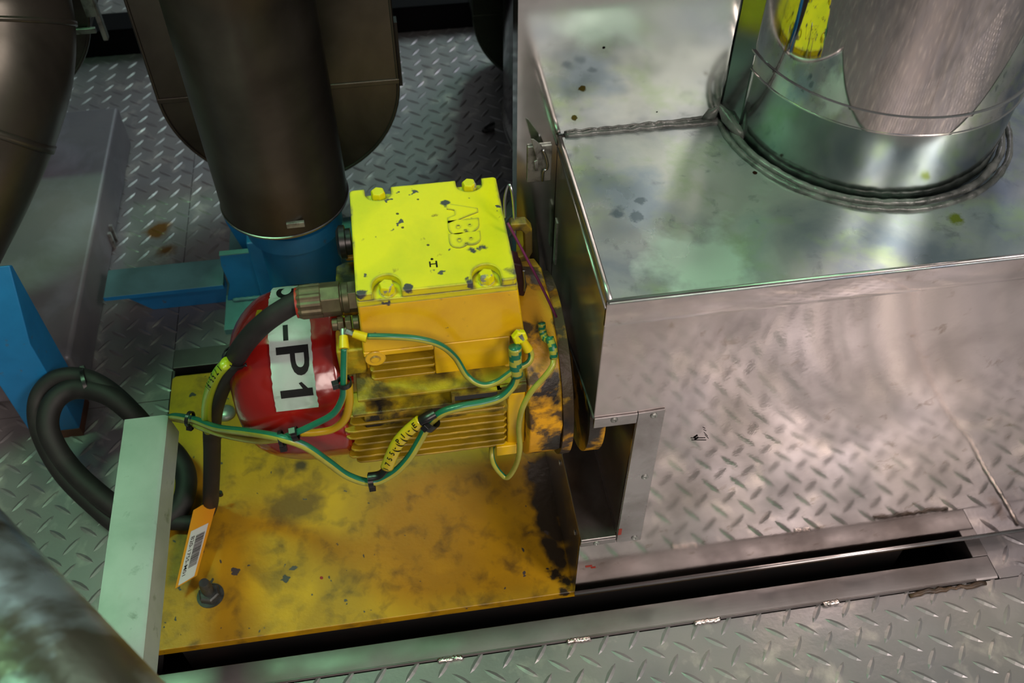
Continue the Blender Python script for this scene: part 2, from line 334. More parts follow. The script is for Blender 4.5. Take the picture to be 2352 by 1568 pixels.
sw = obj('seam_weld', bm, 'weld', smooth=True); tag(sw, 'long bright weld bead along the floor plate seam, mirrored in the cover front', 'weld')

# black beam far back, grey plinth at left
bb = B(); bx0 = PZ(200, 137, 0)
box(bb, -1.5, 1.2, 1.60, 1.603, 0, .05); box(bb, -1.5, 1.2, 1.60, 1.66, .047, .05); box(bb, -1.5, 1.2, 1.60, 1.66, 0, .003)
o = obj('steel_beam', bb, 'beam', bevel=.001); tag(o, 'long black steel channel lying on the far floor plates', 'beam')
bm = B(); box(bm, -1.1, -.4205, .815, 1.335, .0, .072)
o = obj('equipment_plinth', bm, 'plinth', bevel=.006, seg=3); tag(o, 'low smooth grey rectangular plinth on the floor at far left', 'plinth')
lp = B(); box(lp, -.421, -.416, 1.10, 1.104, 0.0, .03); box(lp, -.421, -.4165, 1.085, 1.09, 0.0, .028)
obj('edge_clip', lp, 'zinc', o)

# ================================================================ YELLOW BASE PLATE
bp = empty('base_plate', (-.08, .62, .003), 'chipped thick yellow base plate under the motor', 'base plate')
obj('plate', prism(B(), [(-.312, .448), (.56, .448), (.56, .815), (-.308, .815), (-.312, .811)], 2, .003, .015), 'base', bp, bevel=.0012)
for y0 in (.47, .76):
    obj('support_channel', box(B(), -.29, .54, y0, y0 + .04, -.28, .003), 'pit', bp)
def stud(c, r, h, parent, mname):
    bm = B(); hexhead(bm, c, (0, 0, 1), r * 1.9, r * 1.6); o = obj('nut', bm, mname, parent, bevel=.0006)
    bm = B(); lathe(bm, (c[0], c[1], c[2]), (0, 0, 1), [(0, r * 2.3), (.0015, r * 2.3)], 24); obj('washer', bm, mname, o)
    bm = B(); lathe(bm, (c[0], c[1], c[2] + .001), (0, 0, 1), [(0, r)] + [(h * k / 14, r * (1.0 if k % 2 else .93)) for k in range(1, 13)] + [(h, r * .8)], 18); obj('stud', bm, mname, o, smooth='auto')
sp = PZ(484, 1368, .015)
stud((sp.x, sp.y, .015), .0062, .030, bp, 'nut')
s2 = PZ(519, 950, .015); bm = B(); lathe(bm, (s2.x, s2.y, .015), (0, 0, 1), [(0, .012), (.003, .0118), (.006, .009), (.0075, .004), (.0078, 0)], 24)
obj('stud', bm, 'zinc', bp, smooth=True, label='shiny domed stud half hidden behind the black cable')

# ================================================================ MOTOR
AX, AY, AZ = 0, .56, .297
mo = empty('electric_motor', (0, AY, .20), 'yellow electric motor with red fan cover and square terminal box', 'motor')
bm = B(); lathe(bm, (-.062, AY, AZ), (1, 0, 0), [(0, .062), (.004, .068), (.150, .068)], 48); obj('motor_body', bm, 'yellow_dirty', mo, smooth='auto')
# saddle below the terminal box
bm = B(); prism(bm, [(.482, .306), (.480, .318), (.484, .329), (.500, .334), (.62, .334), (.638, .329), (.64, .306)], 0, -.050, .0885)
obj('saddle', bm, 'yellow_dirty', mo, bevel=.0015)
bm = B(); prism(bm, [(.4785, .333), (.4785, .329), (.50, .331), (.50, .335)], 0, -.058, .072); obj('cooling_fin', bm, 'yellow_dirty', mo, bevel=.0008)
bm = B(); box(bm, .026, .0625, .4775, .481, .3372, .3440); obj('drain_slot', bm, 'plastic', mo)
bm = B(); box(bm, .024, .0265, .4765, .484, .336, .345); box(bm, .0620, .0655, .4765, .484, .336, .3455)
box(bm, .024, .0655, .4770, .482, .3435, .3455); obj('slot_frame_lip', bm, 'yellow_dirty', mo)
bm = B(); prism(bm, [(.479, .3355), (.479, .3465), (.51, .35), (.51, .3355)], 0, .0645, .087); prism(bm, [(.481, .3455), (.481, .3485), (.52, .3515), (.52, .3475)], 0, -.052, .087)
obj('saddle_rim', bm, 'yellow_dirty', mo, bevel=.0008)
# horizontal side fins, front and rear
FZ = [.3299, .3178, .3085, .2991, .2895, .2810, .2711, .2630]
for k, z in enumerate(FZ):
    for s in (-1, 1):
        yt = .4785 if s < 0 else .6415
        n = 26; pts = []
        xl = -.0655 + .0035 * math.sin(k * 1.9)
        x1 = .0705
        edge = [(xl + .004, .0)] + [(xl + .0008 * math.sin(i * 2.1 + k), .0015 + .0) for i in range(1)]
        pts = [(xl + .010, yt + s * -.018)] + [(xl + .001, yt - s * .008), (xl, yt - s * .003), (xl + .003, yt - s * .0006)]
        for i in range(n): pts.append((xl + .008 + (x1 - xl - .011) * i / (n - 1), yt + random.uniform(-.00025, .00025)))
        pts += [(x1, yt - s * .003), (x1, yt - s * .022)]
        if s > 0: pts = pts[::-1]
        bm = B(); prism(bm, pts, 2, z - .0013, z + .0013); obj('cooling_fin', bm, 'yellow_fin', mo, bevel=.0009)
for z, yy in ((.2545, .485), (.2460, .494)):
    bm = B(); box(bm, -.060, .070, yy, yy + .03, z - .0013, z + .0013); obj('cooling_fin', bm, 'yellow_fin', mo, bevel=.0009)
bm = B(); prism(bm, [(.4795, .262), (.4795, .334), (.50, .352), (.62, .352), (.641, .334), (.641, .262), (.62, .235), (.50, .235)], 0, .0705, .0865)
obj('end_ring', bm, 'yellow', mo, bevel=.002)
bm = B(); prism(bm, [(.476, .250), (.476, .264), (.50, .264), (.50, .250)], 0, .060, .0785); obj('mounting_lug', bm, 'yellow', mo, bevel=.0012)
# adapter (faceted) and flanges
bm = B(); lathe(bm, (.0865, AY - .007, AZ - .006), (1, 0, 0), [(0, .086), (.002, .0895), (.030, .0895)], 14, rot=.12); obj('adapter', bm, 'flange', mo, bevel=.0015)
bm = B(); lathe(bm, (.1165, AY - .0125, AZ - .0105), (1, 0, 0), [(0, .082), (.0005, .0845), (.0095, .0845), (.0105, .081)], 56); obj('flange', bm, 'flange_brown', mo, smooth='auto')
bm = B(); lathe(bm, (.1396, AY - .0125, AZ - .0105), (1, 0, 0), [(0, .082), (.0005, .0845), (.0145, .0845), (.0155, .082)], 56); obj('flange', bm, 'flange', mo, smooth='auto')
# fan cover (red), bevelled dome to the left
bm = B(); prof = [(0, .0772), (.006, .078), (.040, .078)]
for k in range(1, 11):
    a = k / 10 * PI / 2; prof.append((.040 + .058 * math.sin(a), .030 + .048 * math.cos(a)))
prof += [(.0995, .020), (.100, .0)]
lathe(bm, (-.0640, AY, AZ), (-1, 0, 0), prof, 72)
for v in bm.verts:
    if v.co.x < -.10: v.co += wob(v.co, 28, .0022)
fan = obj('fan_cover', bm, 'red', mo, smooth=True)
bm = B()
for i in range(26):
    a = 2 * PI * i / 26
    c = Vector((-.0625, AY + math.cos(a) * .072, AZ + math.sin(a) * .072))
    box(bm, c.x - .004, c.x + .008, c.y - .0022, c.y + .0022, c.z - .0022, c.z + .0022)
obj('cover_spacers', bm, 'red', fan)
def cyl(x, deg, R=.0785):
    a = math.radians(deg); return (x, AY - R * math.cos(a), AZ + R * math.sin(a))
bm = B(); n = 60; g = []
for i in range(n + 1):
    a = 28 + 118 * i / n; row = []
    for j, x in enumerate((-.1197, -.108, -.096, -.0852)):
        xx = x + (random.uniform(-.0005, .0005) if j in (0, 3) else 0)
        row.append(bm.verts.new(cyl(xx, a, .0789 if xx > -.1045 else .0789 - (-.1045 - xx) * .02)))
    g.append(row)
for i in range(n):
    for j in range(3): bm.faces.new((g[i][j], g[i + 1][j], g[i + 1][j + 1], g[i][j + 1]))
bmesh.ops.solidify(bm, geom=bm.faces[:], thickness=.0003)
lab = obj('number_label', bm, 'label', mo, smooth=True)
bm = glyphs('1755-P1', .0375, bold=.00035, sub=.003, spacing=1.0)
us = [v.co.x for v in bm.verts]; u0, u1 = min(us), max(us)
# '1' ends at 31 deg; run the string back round the cover
k = 118.0 / (u1 - u0)
for v in bm.verts:
    u, w = v.co.x, v.co.y
    deg = 36.0 + (u1 - u) * math.degrees(1 / .079) * 1.50
    v.co = Vector(cyl(-.1026 + w * 1.0, deg, .07925 if -.1022 + w > -.1045 else .0791))
vv = [bm.verts.new(cyl(-.1026 + a, b, .0793)) for a, b in ((.0125, 37), (.0125, 39.5), (.0065, 44.8), (.0040, 44.2), (.0085, 38.6))]
bm.faces.new(vv)
obj('lettering', bm, 'ink', lab)
bm = B(); g = []
for i in range(10):
    t = i / 9; g.append([bm.verts.new(cyl(x + .003 * t, 83 + 15 * t, .0768)) for x in (-.1325, -.1282)])
for i in range(9): bm.faces.new((g[i][0], g[i + 1][0], g[i + 1][1], g[i][1]))
bmesh.ops.solidify(bm, geom=bm.faces[:], thickness=.0004)
obj('colour_strip', bm, 'yellow_tape', fan, label='short yellow tape strip on the red cover')
# terminal box
LX0, LX1, LY0, LY1 = -.0402, .0812, .499, .6195
bm = B()
def frustum(bm, a, b, mi=0):
    v = [bm.verts.new((x, y, a[4])) for x, y in ((a[0], a[2]), (a[1], a[2]), (a[1], a[3]), (a[0], a[3]))] + \
        [bm.verts.new((x, y, b[4])) for x, y in ((b[0], b[2]), (b[1], b[2]), (b[1], b[3]), (b[0], b[3]))]
    for q in ((0, 3, 2, 1), (4, 5, 6, 7), (0, 1, 5, 4), (1, 2, 6, 5), (2, 3, 7, 6), (3, 0, 4, 7)): bm.faces.new([v[i] for i in q])
frustum(bm, (-.0425, .0878, .4985, .622, .3855), (-.0405, .0825, .5005, .619, .4372))
obj('terminal_box', bm, 'yellow', mo, bevel=.002)
bm = B(); frustum(bm, (.0135, .0748, .4985, .62, .334), (.0135, .0760, .4990, .62, .3853)); frustum(bm, (-.0425, .0138, .512, .62, .336), (-.0425, .0138, .512, .62, .3853))
frustum(bm, (-.0425, .014, .4988, .53, .3795), (-.0425, .014, .4988, .53, .3853))
nk = obj('box_neck', bm, 'yellow', mo, bevel=.0012)
bm = B(); lathe(bm, (-.0335, .4992, .3775), (0, -1, 0), [(0, .0085), (.0008, .0085), (.0012, .0080), (.0012, .0040), (.0022, .0036), (.0024, 0)], 28)
obj('cast_boss', bm, 'yellow', nk, smooth='auto')
for z in (.3700, .3605, .3505, .3415):
    bm = B(); prism(bm, [(-.0375, .4985), (-.0395, .5005), (-.0395, .5125), (.0138, .5125), (.0138, .5), (.0125, .4985)], 2, z - .0014, z + .0014)
    obj('cooling_fin', bm, 'yellow_fin', mo, bevel=.0009)
# lid: base plate + upper plate with a U notch at each bolt
def lid_outline(r=.0108):
    pts = []; bx = (-.0170, .0585)
    pts += [(LX0 + .002, LY0), ]
    def notchF(cx, yc=.5068):
        q = [(cx - r, LY0)]
        for k in range(0, 13): a = PI - PI * k / 12; q.append((cx + r * math.cos(a), yc + r * math.sin(a)))
        return q + [(cx + r, LY0)]
    def notchB(cx, yc=.6135):
        q = [(cx + r, LY1)]
        for k in range(0, 13): a = -PI * k / 12; q.append((cx + r * math.cos(a), yc + r * math.sin(a) * .9))
        return q + [(cx - r, LY1)]
    for c in bx: pts += notchF(c)
    pts += [(LX1 - .002, LY0), (LX1, LY0 + .002), (LX1 + .0005, LY1 - .002), (LX1 - .0015, LY1)]
    for c in bx[::-1]: pts += notchB(c)
    pts += [(LX0 + .002, LY1), (LX0, LY1 - .002), (LX0, LY0 + .002)]
    return pts
bm = B(); prism(bm, lid_outline(), 2, .4446, .4516)
prism(bm, [(LX0 - .0003, LY0 - .0003), (LX1 + .0006, LY0 - .0003), (LX1 + .0006, LY1), (LX0 - .0003, LY1)], 2, .4382, .4446)
lid = obj('terminal_box_lid', bm, 'green_lit_yellow_lid', mo, bevel=.0009, label='yellow lid tinted for green lamplight, with grey paint chips along its edges')
for cx, cy in ((-.0170, .5062), (.0585, .5062), (-.0170, .6135), (.0585, .6135)):
    bm = B(); lathe(bm, (cx, cy, .4446), (0, 0, 1), [(0, .0066), (.0008, .0066)], 24); hexhead(bm, (cx, cy, .4452), (0, 0, 1), .0062, .0080)
    obj('hex_bolt', bm, 'bolt_yellow', lid, bevel=.0004)
bm = glyphs('ABB', .0300, bold=.0021, depth=.0008, spacing=.98)
a = [v.co.x for v in bm.verts]; w = max(a) - min(a)
for v in bm.verts:
    u, q, z = v.co
    v.co = Vector((.0470 + q * 1.02 + (u / w) * -.003, .5635 - (u / w) * .0535, .4517 + z))
obj('raised_lettering', bm, 'green_lit_yellow_lid', lid, bevel=.0003)
bm = B()
def bar(bm, p, q, r): tube(bm, [Vector(p), Vector(q)], r, 6, flat=.3)
bar(bm, (.0175, .5265, .4517), (.0175, .5205, .4517), .0006); bar(bm, (.0225, .5265, .4517), (.0225, .5195, .4517), .0007); bar(bm, (.0175, .5235, .4517), (.0225, .5235, .4517), .0006)
lathe(bm, (.0195, .5290, .4516), (0, 0, 1), [(0, .0012), (.0003, .001)], 10)
obj('ink_mark', bm, 'ink', lid)
# lifting eye, rear conduit stub, green-dusted casting lugs
bm = B(); pts = []
for k in range(20): a = -PI / 2 + PI * k / 19; pts.append((.0945 + .0085 * math.cos(a), .432 + .020 * math.sin(a)))
ring = [(.0845, .4555), (.0975, .4550), (.1020, .4480), (.1030, .4220), (.0990, .4130), (.0905, .4120), (.0905, .4185), (.0955, .4200), (.0965, .4250), (.0955, .4440), (.0930, .4475), (.0845, .4480)]
prism(bm, ring, 1, .5545, .5635); obj('lifting_eye', bm, 'yellow_dirty', mo, bevel=.0012)
for (z, x0, yy) in ((.3905, -.0585, .55), (.3985, -.0600, .575), (.404, -.0520, .60)):
    bm = B(); prism(bm, [(x0 + .002, yy - .012), (x0, yy - .008), (x0 + .001, yy + .01), (x0 + .008, yy + .014), (-.038, yy + .014), (-.038, yy - .012)], 2, z - .0022, z + .0022)
    obj('cooling_fin', bm, 'yellow_dirty', mo, bevel=.0012)
bm = B(); prism(bm, [(-.064, .505), (-.064, .53), (-.042, .53), (-.042, .505)], 2, .352, .383); obj('terminal_lug', bm, 'yellow_dirty', mo, bevel=.002)
bm = B(); lathe(bm, (-.043, .585, .427), (-1, 0, 0), [(0, .011), (.004, .011), (.0045, .014), (.009, .014), (.0115, .010), (.012, 0)], 28)
obj('blanking_plug', bm, 'plastic', mo, smooth='auto', label='black round blanking plug on the far left face of the box')
# cable gland
GY, GZ = .530, .4185
bm = B(); lathe(bm, (-.0418, GY, GZ), (-1, 0, 0), [(0, .0128), (.0065, .0128)], 6); lathe(bm, (-.048, GY, GZ), (-1, 0, 0), [(0, .0122), (.005, .0122), (.0052, .0113), (.0070, .0113)], 32)
gl = obj('cable_gland', bm, 'gland', mo, bevel=.0006)
bm = B(); lathe(bm, (-.0545, GY, GZ), (-1, 0, 0), [(0, .0138), (.015, .0138)], 8); obj('gland_nut', bm, 'gland', gl, bevel=.0007)
bm = B(); s = []
prof = [(0, .0132), (.001, .0140), (.016, .0138), (.019, .0125)]
p0 = Vector((-.0690, GY, GZ)); n = 48
rg = []
for h, r in prof:
    rg.append([bm.verts.new(p0 + Vector((-h, math.cos(2 * PI * i / n) * (r - (.0009 if i % 4 in (1, 2) else 0)), math.sin(2 * PI * i / n) * (r - (.0009 if i % 4 in (1, 2) else 0))))) for i in range(n)])
for a_, b_ in zip(rg, rg[1:]):
    for i in range(n): bm.faces.new((a_[i], a_[(i + 1) % n], b_[(i + 1) % n], b_[i]))
bm.faces.new(rg[0]); bm.faces.new(rg[-1][::-1])
obj('gland_cap', bm, 'gland', gl, label='ribbed gland cap')
bm = B(); lathe(bm, (-.0875, GY, GZ), (-1, 0, 0), [(0, .0122), (.0018, .0122), (.0022, .0098)], 28); obj('gland_seal', bm, 'orange', gl, smooth='auto', label='orange red rubber seal ring')
# earth stud under the gland
ep = PY(795, 742, .515)
bm = B()
for h, r in ((0, .0058), (.006, .0068), (.012, .0062), (.0165, .0050)): lathe(bm, (-.0425 - h, ep.y, ep.z), (-1, 0, 0), [(0, r), (.0046, r)], 6 if r > .006 else 20)
obj('earth_stud', bm, 'gland', mo, bevel=.0005)
# hex bolt on the right with ring lugs
hb = PY(1193, 779, .487)
bm = B(); hexhead(bm, (hb.x, hb.y + .004, hb.z), (.15, -1, .35), .0066, .006); obj('hex_bolt', bm, 'bolt_yellow', mo, bevel=.0005)

# ================================================================ PUMP COVER
BX = .1377; ZT = .475
pc = empty('pump_cover', (.45, .64, .015), 'large aluminium sheet cover over the pump with mirror front and stained lids painted brighter at left', 'cover')
bm = B(); RZ = .4495
prism(bm, [(BX, .018), (BX + .003, .015), (.78, .015), (.78, RZ), (BX, RZ), (BX, .323), (.1735, .323), (.1735, .133), (BX, .133)], 1, .445, .448)
for k in range(16): bmesh.ops.bisect_plane(bm, geom=bm.verts[:] + bm.edges[:] + bm.faces[:], plane_co=(0, 0, .222 + .0148 * k), plane_no=(0, 0, 1))
for k in range(9): bmesh.ops.bisect_plane(bm, geom=bm.verts[:] + bm.edges[:] + bm.faces[:], plane_co=(.20 + .018 * k, 0, 0), plane_no=(1, 0, 0))
for v in bm.verts:   # the sheet is dished below its top fold
    t = (v.co.z - .22) / (RZ - .22); w = min(1, max(0, (v.co.x - .20) / .14)); w = w * w * (3 - 2 * w)
    if t > 0: v.co.y += .021 * t * t * (1 - t) * w
obj('front_panel', bm, 'cover', pc, smooth='auto')
bm = B()
prism(bm, [(.4445, RZ - .002), (.4438, RZ + .003), (.4440, ZT - .004), (.4470, ZT - .0005), (.4470, RZ - .002)], 0, BX - .0008, .78)
obj('top_fold', bm, 'cover', pc, smooth='auto')
bm = B(); tube(bm, [Vector((BX, .4447, .0165)), Vector((.78, .4447, .0165))], .0022, 10); obj('bottom_hem', bm, 'trim', pc, smooth=True)
# left wall with gasketed curved lower edge
wedge = [(.445, .335), (.5064, .3215), (.5835, .3000), (.6465, .288), (.688, .278), (.70, .05), (.845, .015)]
bm = B(); prism(bm, [(.4447, .335), (.475, .3295), (.5064, .3215), (.545, .3115), (.5835, .3000), (.61, .294), (.634, .290), (.634, .4730), (.4447, .4735)], 0, BX - .0008, BX - .0001); obj('left_panel', bm, 'cover_side', pc)
bm = B(); tube(bm, smoothpath([(BX + .0005, y, z) for y, z in [(.445, .335), (.475, .3295), (.5064, .3215), (.545, .3115), (.5835, .3000), (.634, .290)]], 6), .0022, 8); obj('edge_gasket', bm, 'seal', pc, smooth=True, label='grey rubber edging along the wall cut out')
bm = B(); tube(bm, [Vector((BX - .0008, .446, .4655)), Vector((BX - .0008, .633, .4640))], .0011, 8); obj('folded_seam', bm, 'trim', pc, smooth=True)
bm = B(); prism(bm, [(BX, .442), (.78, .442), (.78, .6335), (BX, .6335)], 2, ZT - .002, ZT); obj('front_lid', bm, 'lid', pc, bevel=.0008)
bm = B(); tube(bm, smoothpath([(BX + .0012, .4440, ZT + .0003), (BX + .0010, .54, ZT + .0003), (BX, .632, ZT + .0003)], 5), .0022, 10); tube(bm, [Vector((BX, .4440, ZT)), Vector((.78, .4440, ZT))], .0016, 8); obj('rolled_rim', bm, 'trim', pc, smooth=True)
A_ = PZ(1637, 268, ZT); B_ = PZ(1692, 308, ZT); XL = PY(1187, 385, .636).x
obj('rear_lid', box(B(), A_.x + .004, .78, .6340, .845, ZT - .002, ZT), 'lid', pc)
obj('rear_panel', box(B(), A_.x + .004, .78, .843, .845, .015, .470), 'cover_side', pc)
obj('right_panel', box(B(), .778, .78, .448, .843, .015, .472), 'cover_side', pc)
# recess at the front left corner: step and inner wall
bm = B(); prism(bm, [(BX, .015), (.1775, .015), (.1775, .133), (BX, .133)], 1, .4482, .64); obj('step_box', bm, 'cover_side', pc, bevel=.0015)
bm = B(); prism(bm, [(BX, .1305), (.1735, .1305), (.1735, .1335), (BX, .1335)], 1, .4436, .64); obj('step_top', bm, 'trim', pc, bevel=.0012)
obj('recess_wall', box(B(), .1738, .1760, .448, .62, .1335, .40), 'cover_side', pc)
def strip(pts, holes):
    bm = B(); prism(bm, pts, 1, .4432, .4449); s = obj('trim_strip', bm, 'trim', pc, bevel=.0005)
    for px, py in holes:
        p = PY(px, py, .4432); bm = B(); lathe(bm, (p.x, .4432, p.z), (0, -1, 0), [(0, .0032), (.0007, .0031), (.0013, .0024), (.0013, .0014), (.0007, .0011), (.0007, 0)], 20)
        obj('rivet', bm, 'zinc', s, smooth='auto')
strip([(BX - .0005, .3225), (.1735, .3225), (.1738, .3352), (BX - .0005, .3352)], [(1411, 964)])
strip([(.1740, .1215), (.1988, .1195), (.1966, .3370), (.1740, .3355)], [(1502, 954), (1481, 1095), (1457, 1234)])
strip([(BX, .1215), (.1730, .1215), (.1730, .1300), (BX, .1300)], [(1370, 1247)])
bm = B(); box(bm, .1742, .1775, .4428, .4432, .1365, .1475); obj('orange_mark', bm, 'orange', pc); bm = B(); box(bm, .146, .153, .4442, .4449, .075, .0765); obj('orange_mark', bm, 'orange', pc); bm = B(); box(bm, .152, .157, .4442, .4449, .071, .0722); obj('orange_mark', bm, 'orange', pc)
bm = B()
q = [PY(1588, 1010, .4440), PY(1622, 1010, .4440)]; bar(bm, q[0], q[1], .0005)
q = [PY(1595, 1009, .4440), PY(1604, 1004, .4440)]; bar(bm, q[0], q[1], .0009)
q = [PY(1619, 998, .4440), PY(1627, 1006, .4440)]; bar(bm, q[0], q[1], .0007)
q = [PY(1616, 986, .4440), PY(1622, 989, .4440)]; bar(bm, q[0], q[1], .0005)
obj('ink_mark', bm, 'ink', pc)
# raised vertical end plate between the lids and the round jacket
bm = B(); d = (B_ - A_).normalized(); nrm = Vector((-d.y, d.x, 0)) * .002
v = [A_, B_, B_ + nrm, A_ + nrm]; vv = [bm.verts.new((p.x, p.y, ZT - .003)) for p in v] + [bm.verts.new((p.x, p.y, .72)) for p in v]
for qq in ((0, 3, 2, 1), (4, 5, 6, 7), (0, 1, 5, 4), (1, 2, 6, 5), (2, 3, 7, 6), (3, 0, 4, 7)): bm.faces.new([vv[i] for i in qq])
obj('end_plate', bm, 'tank_band', pc)
rc = empty('rear_casing', ((XL + A_.x) / 2, .74, .015), 'tall upright mirror sheet casing rising behind the front lid', 'casing')
obj('front_sheet', box(B(), XL, A_.x + .0015, .6356, .6372, .015, 1.25), 'riser', rc)
obj('side_sheet', box(B(), XL, XL + .0016, .6374, .660, .015, 1.25), 'riser', rc); obj('back_sheet', box(B(), XL + .0018, A_.x, .6585, .660, .015, 1.25), 'riser', rc)

bm = B(); tube(bm, [Vector((A_.x, A_.y - .001, ZT + .02 + .02 * i)) for i in range(12)], .0045, 10, rfn=lambda i, r: r * (1 + .15 * math.sin(i * 1.7))); obj('corner_fold', bm, 'trim', pc, smooth=True)
# sealant beads
TC = Vector((.3972, .6255, 0)); TR = .1105
bm = B(); pth = [Vector((BX + .004 + (A_.x - BX - .002) * i / 50, .6345 + (A_.y - .6345) * (i / 50) ** 2 * .0, ZT + .0008)) + wob((i * .3, 1, 0), 1.3, .0012) for i in range(51)]
tube(bm, pth, .0032, 9, rfn=lambda i, r: r * (.75 + .5 * abs(noise.noise(Vector((i * .37, 0, 0)))) + .012 * i), flat=.8); obj('sealant_bead', bm, 'seal', pc, smooth=True)
bm = B(); tube(bm, [A_ + Vector((-.012, -.002, .002)), A_ + Vector((-.004, -.006, .008)), A_ + Vector((.004, -.003, .013)), A_.lerp(B_, .5) + Vector((0, -.003, .010)), B_ + Vector((0, -.003, .004)), B_ + Vector((.006, -.004, .001))], .0055, 10, rfn=lambda i, r: r * (.8 + .25 * (i % 2))); obj('sealant_bead', bm, 'seal', pc, smooth=True)
for rr, zz, r0 in ((TR + .0045, .0012, .0036), (TR + .0115, .0006, .0030)):
    bm = B(); pth = []
    for i in range(141):
        a = math.radians(176 + 196 * i / 140); R_ = rr + .0012 * noise.noise(Vector((i * .11, rr * 90, 0)))
        pth.append(Vector((TC.x + R_ * math.cos(a), TC.y + R_ * math.sin(a), ZT + zz + .0006 * noise.noise(Vector((i * .3, 5, 0))))))
    tube(bm, pth, r0, 9, rfn=lambda i, r: r * (.8 + .45 * abs(noise.noise(Vector((i * .21, 2, 0))))))
    obj('sealant_bead', bm, 'seal', pc, smooth=True)
def PL(a, b, c): return PY(a, b, .6345 - c)
la = PL(1240, 368, 0)
lt = obj('draw_latch', box(B(), la.x - .011, la.x + .010, .6330, .6355, la.z - .022, la.z + .016), 'zinc', pc, bevel=.0006)
def pl(pts, th=.0012):
    bm = B(); P = [PL(*q) for q in pts]; n = (P[1] - P[0]).cross(P[2] - P[0]).normalized() * th
    va = [bm.verts.new(p) for p in P]; vb = [bm.verts.new(p + n) for p in P]; bm.faces.new(va); bm.faces.new(vb[::-1])
    for i in range(len(P)): bm.faces.new((va[i], va[(i + 1) % len(P)], vb[(i + 1) % len(P)], vb[i]))
    return bm
obj('lever', pl([(1220, 320, .014), (1227, 321, .013), (1245, 335, .008), (1252, 366, .006), (1233, 367, .010)]), 'zinc', lt, bevel=.0004)
obj('lever_side', pl([(1228, 372, .011), (1236, 368, .010), (1236, 392, .010), (1230, 393, .011)]), 'zinc', lt)
bm = B(); tube(bm, smoothpath([PL(1247, 344, .009), PL(1254, 360, .009), PL(1258, 378, .009), PL(1256, 388, .008), PL(1249, 393, .008), PL(1246, 415, .006)], 5), .0011, 8); obj('wire_loop', bm, 'wirerope', lt, smooth=True)
bm = B(); tube(bm, smoothpath([PX(1268, 378, BX - .0015), PX(1264, 395, BX - .0015), PX(1262, 420, BX - .0015)], 4), .0009, 8); obj('catch_wire', bm, 'wirerope', lt, smooth=True)
bm = B(); box(bm, BX - .0018, BX, .619, .627, .340, .392); obj('catch_plate', bm, 'zinc', lt, bevel=.0004)
for px, py in ((1286, 1062), (1321, 1222)):
    p = PX(px, py, BX - .0003); bm = B(); lathe(bm, p, (-1, 0, 0), [(0, .003), (.001, .0025), (.0015, 0)], 14); obj('rivet', bm, 'zinc', pc, smooth=True)

# round mirror jacket rising from the lids
tk = empty('pipe_jacket', (TC.x, TC.y, ZT), 'wide mirror polished round jacket rising from the cover lids', 'pipe jacket')
bm = B(); lathe(bm, (TC.x, TC.y, ZT), (0, 0, 1), [(0, TR), (.070, TR)], 128, caps=False); obj('lower_sleeve', bm, 'tank_band', tk, smooth=True)
bm = B(); lathe(bm, (TC.x, TC.y, ZT + .062), (0, 0, 1), [(0, TR + .0008), (.0006, TR + .0020), (.0014, TR + .0020), (.0018, TR + .0012), (.0150, TR + .0012), (.0156, TR + .0030), (.0172, TR + .0030), (.0178, TR + .0016), (.60, TR + .0016)], 128, caps=False); obj('mirror_sleeve', bm, 'tank', tk, smooth='auto')

# ================================================================ UNITS BEHIND
def u_jacket(name, cx, cz, R, y0, y1, ztop, mname, label, group=None, seam=True):
    t = empty(name, (cx, (y0 + y1) / 2, cz - R), label, 'jacket', group)
    pts = []
    for k in range(41):
        a = PI + PI * k / 40; pts.append((cx + R * math.cos(a), cz + R * math.sin(a)))
    up = [(cx + R, ztop), (cx - R, ztop)]
    bm = B(); prism(bm, pts, 1, y0, y1); obj('round_bottom', bm, mname, t, bevel=.002)
    bm = B(); prism(bm, [(cx - R, cz + .001), (cx + R, cz + .001)] + up, 1, y0 - .0015, y1); obj('upper_panel', bm, mname, t, bevel=.0015)
    bm = B(); prism(bm, [(cx - R - .002, cz - .004), (cx + R + .002, cz - .004), (cx + R + .002, cz + .003), (cx - R - .002, cz + .003)], 1, y0 - .0035, y0 - .0012); obj('seam_strip', bm, mname, t, bevel=.001)
    bm = B(); pth = [Vector((cx - R, y0 - .001, ztop))] + [Vector((cx + (R) * math.cos(PI + PI * k / 40), y0 - .001, cz + R * math.sin(PI + PI * k / 40))) for k in range(41)] + [Vector((cx + R, y0 - .001, ztop))]
    tube(bm, pth, .0022, 8); obj('edge_bead', bm, mname, t, smooth=True)
    return t
u2 = u_jacket('valve_jacket', -.133, .2665, .148, 1.05, 1.22, 1.7, 'jacket', 'U-shaped sheet metal jacket behind the upright pipe jacket')
bm = B(); box(bm, -.286, -.282, 1.075, 1.09, .33, .62); obj('side_clip', bm, 'zinc', u2)
bm = B(); box(bm, .0155, .021, 1.06, 1.075, .25, .34); obj('side_clip', bm, 'plastic', u2)
u1 = u_jacket('valve_jacket', -.505, .36, .150, 1.15, 1.32, 1.7, 'jacket', 'U-shaped sheet metal jacket at the top left corner, behind the bent pipe')
p = PY(222, 45, 1.14)
bm = B(); box(bm, p.x - .001, p.x + .005, 1.14, 1.15, p.z - .03, p.z + .06); box(bm, p.x - .010, p.x + .004, 1.137, 1.149, p.z + .005, p.z + .05); obj('toggle_clip', bm, 'zinc', u1, bevel=.001)
p = PY(190, 70, 1.146); bm = B(); box(bm, p.x - .012, p.x + .016, 1.1435, 1.148, p.z - .004, p.z + .003); obj('toggle_clip', bm, 'zinc', u1, bevel=.0006)
u3 = u_jacket('valve_jacket', .290, .140, .138, 1.40, 1.5, .8, 'jacket_green', 'greenish U-shaped jacket beside the dark vessel at top centre')
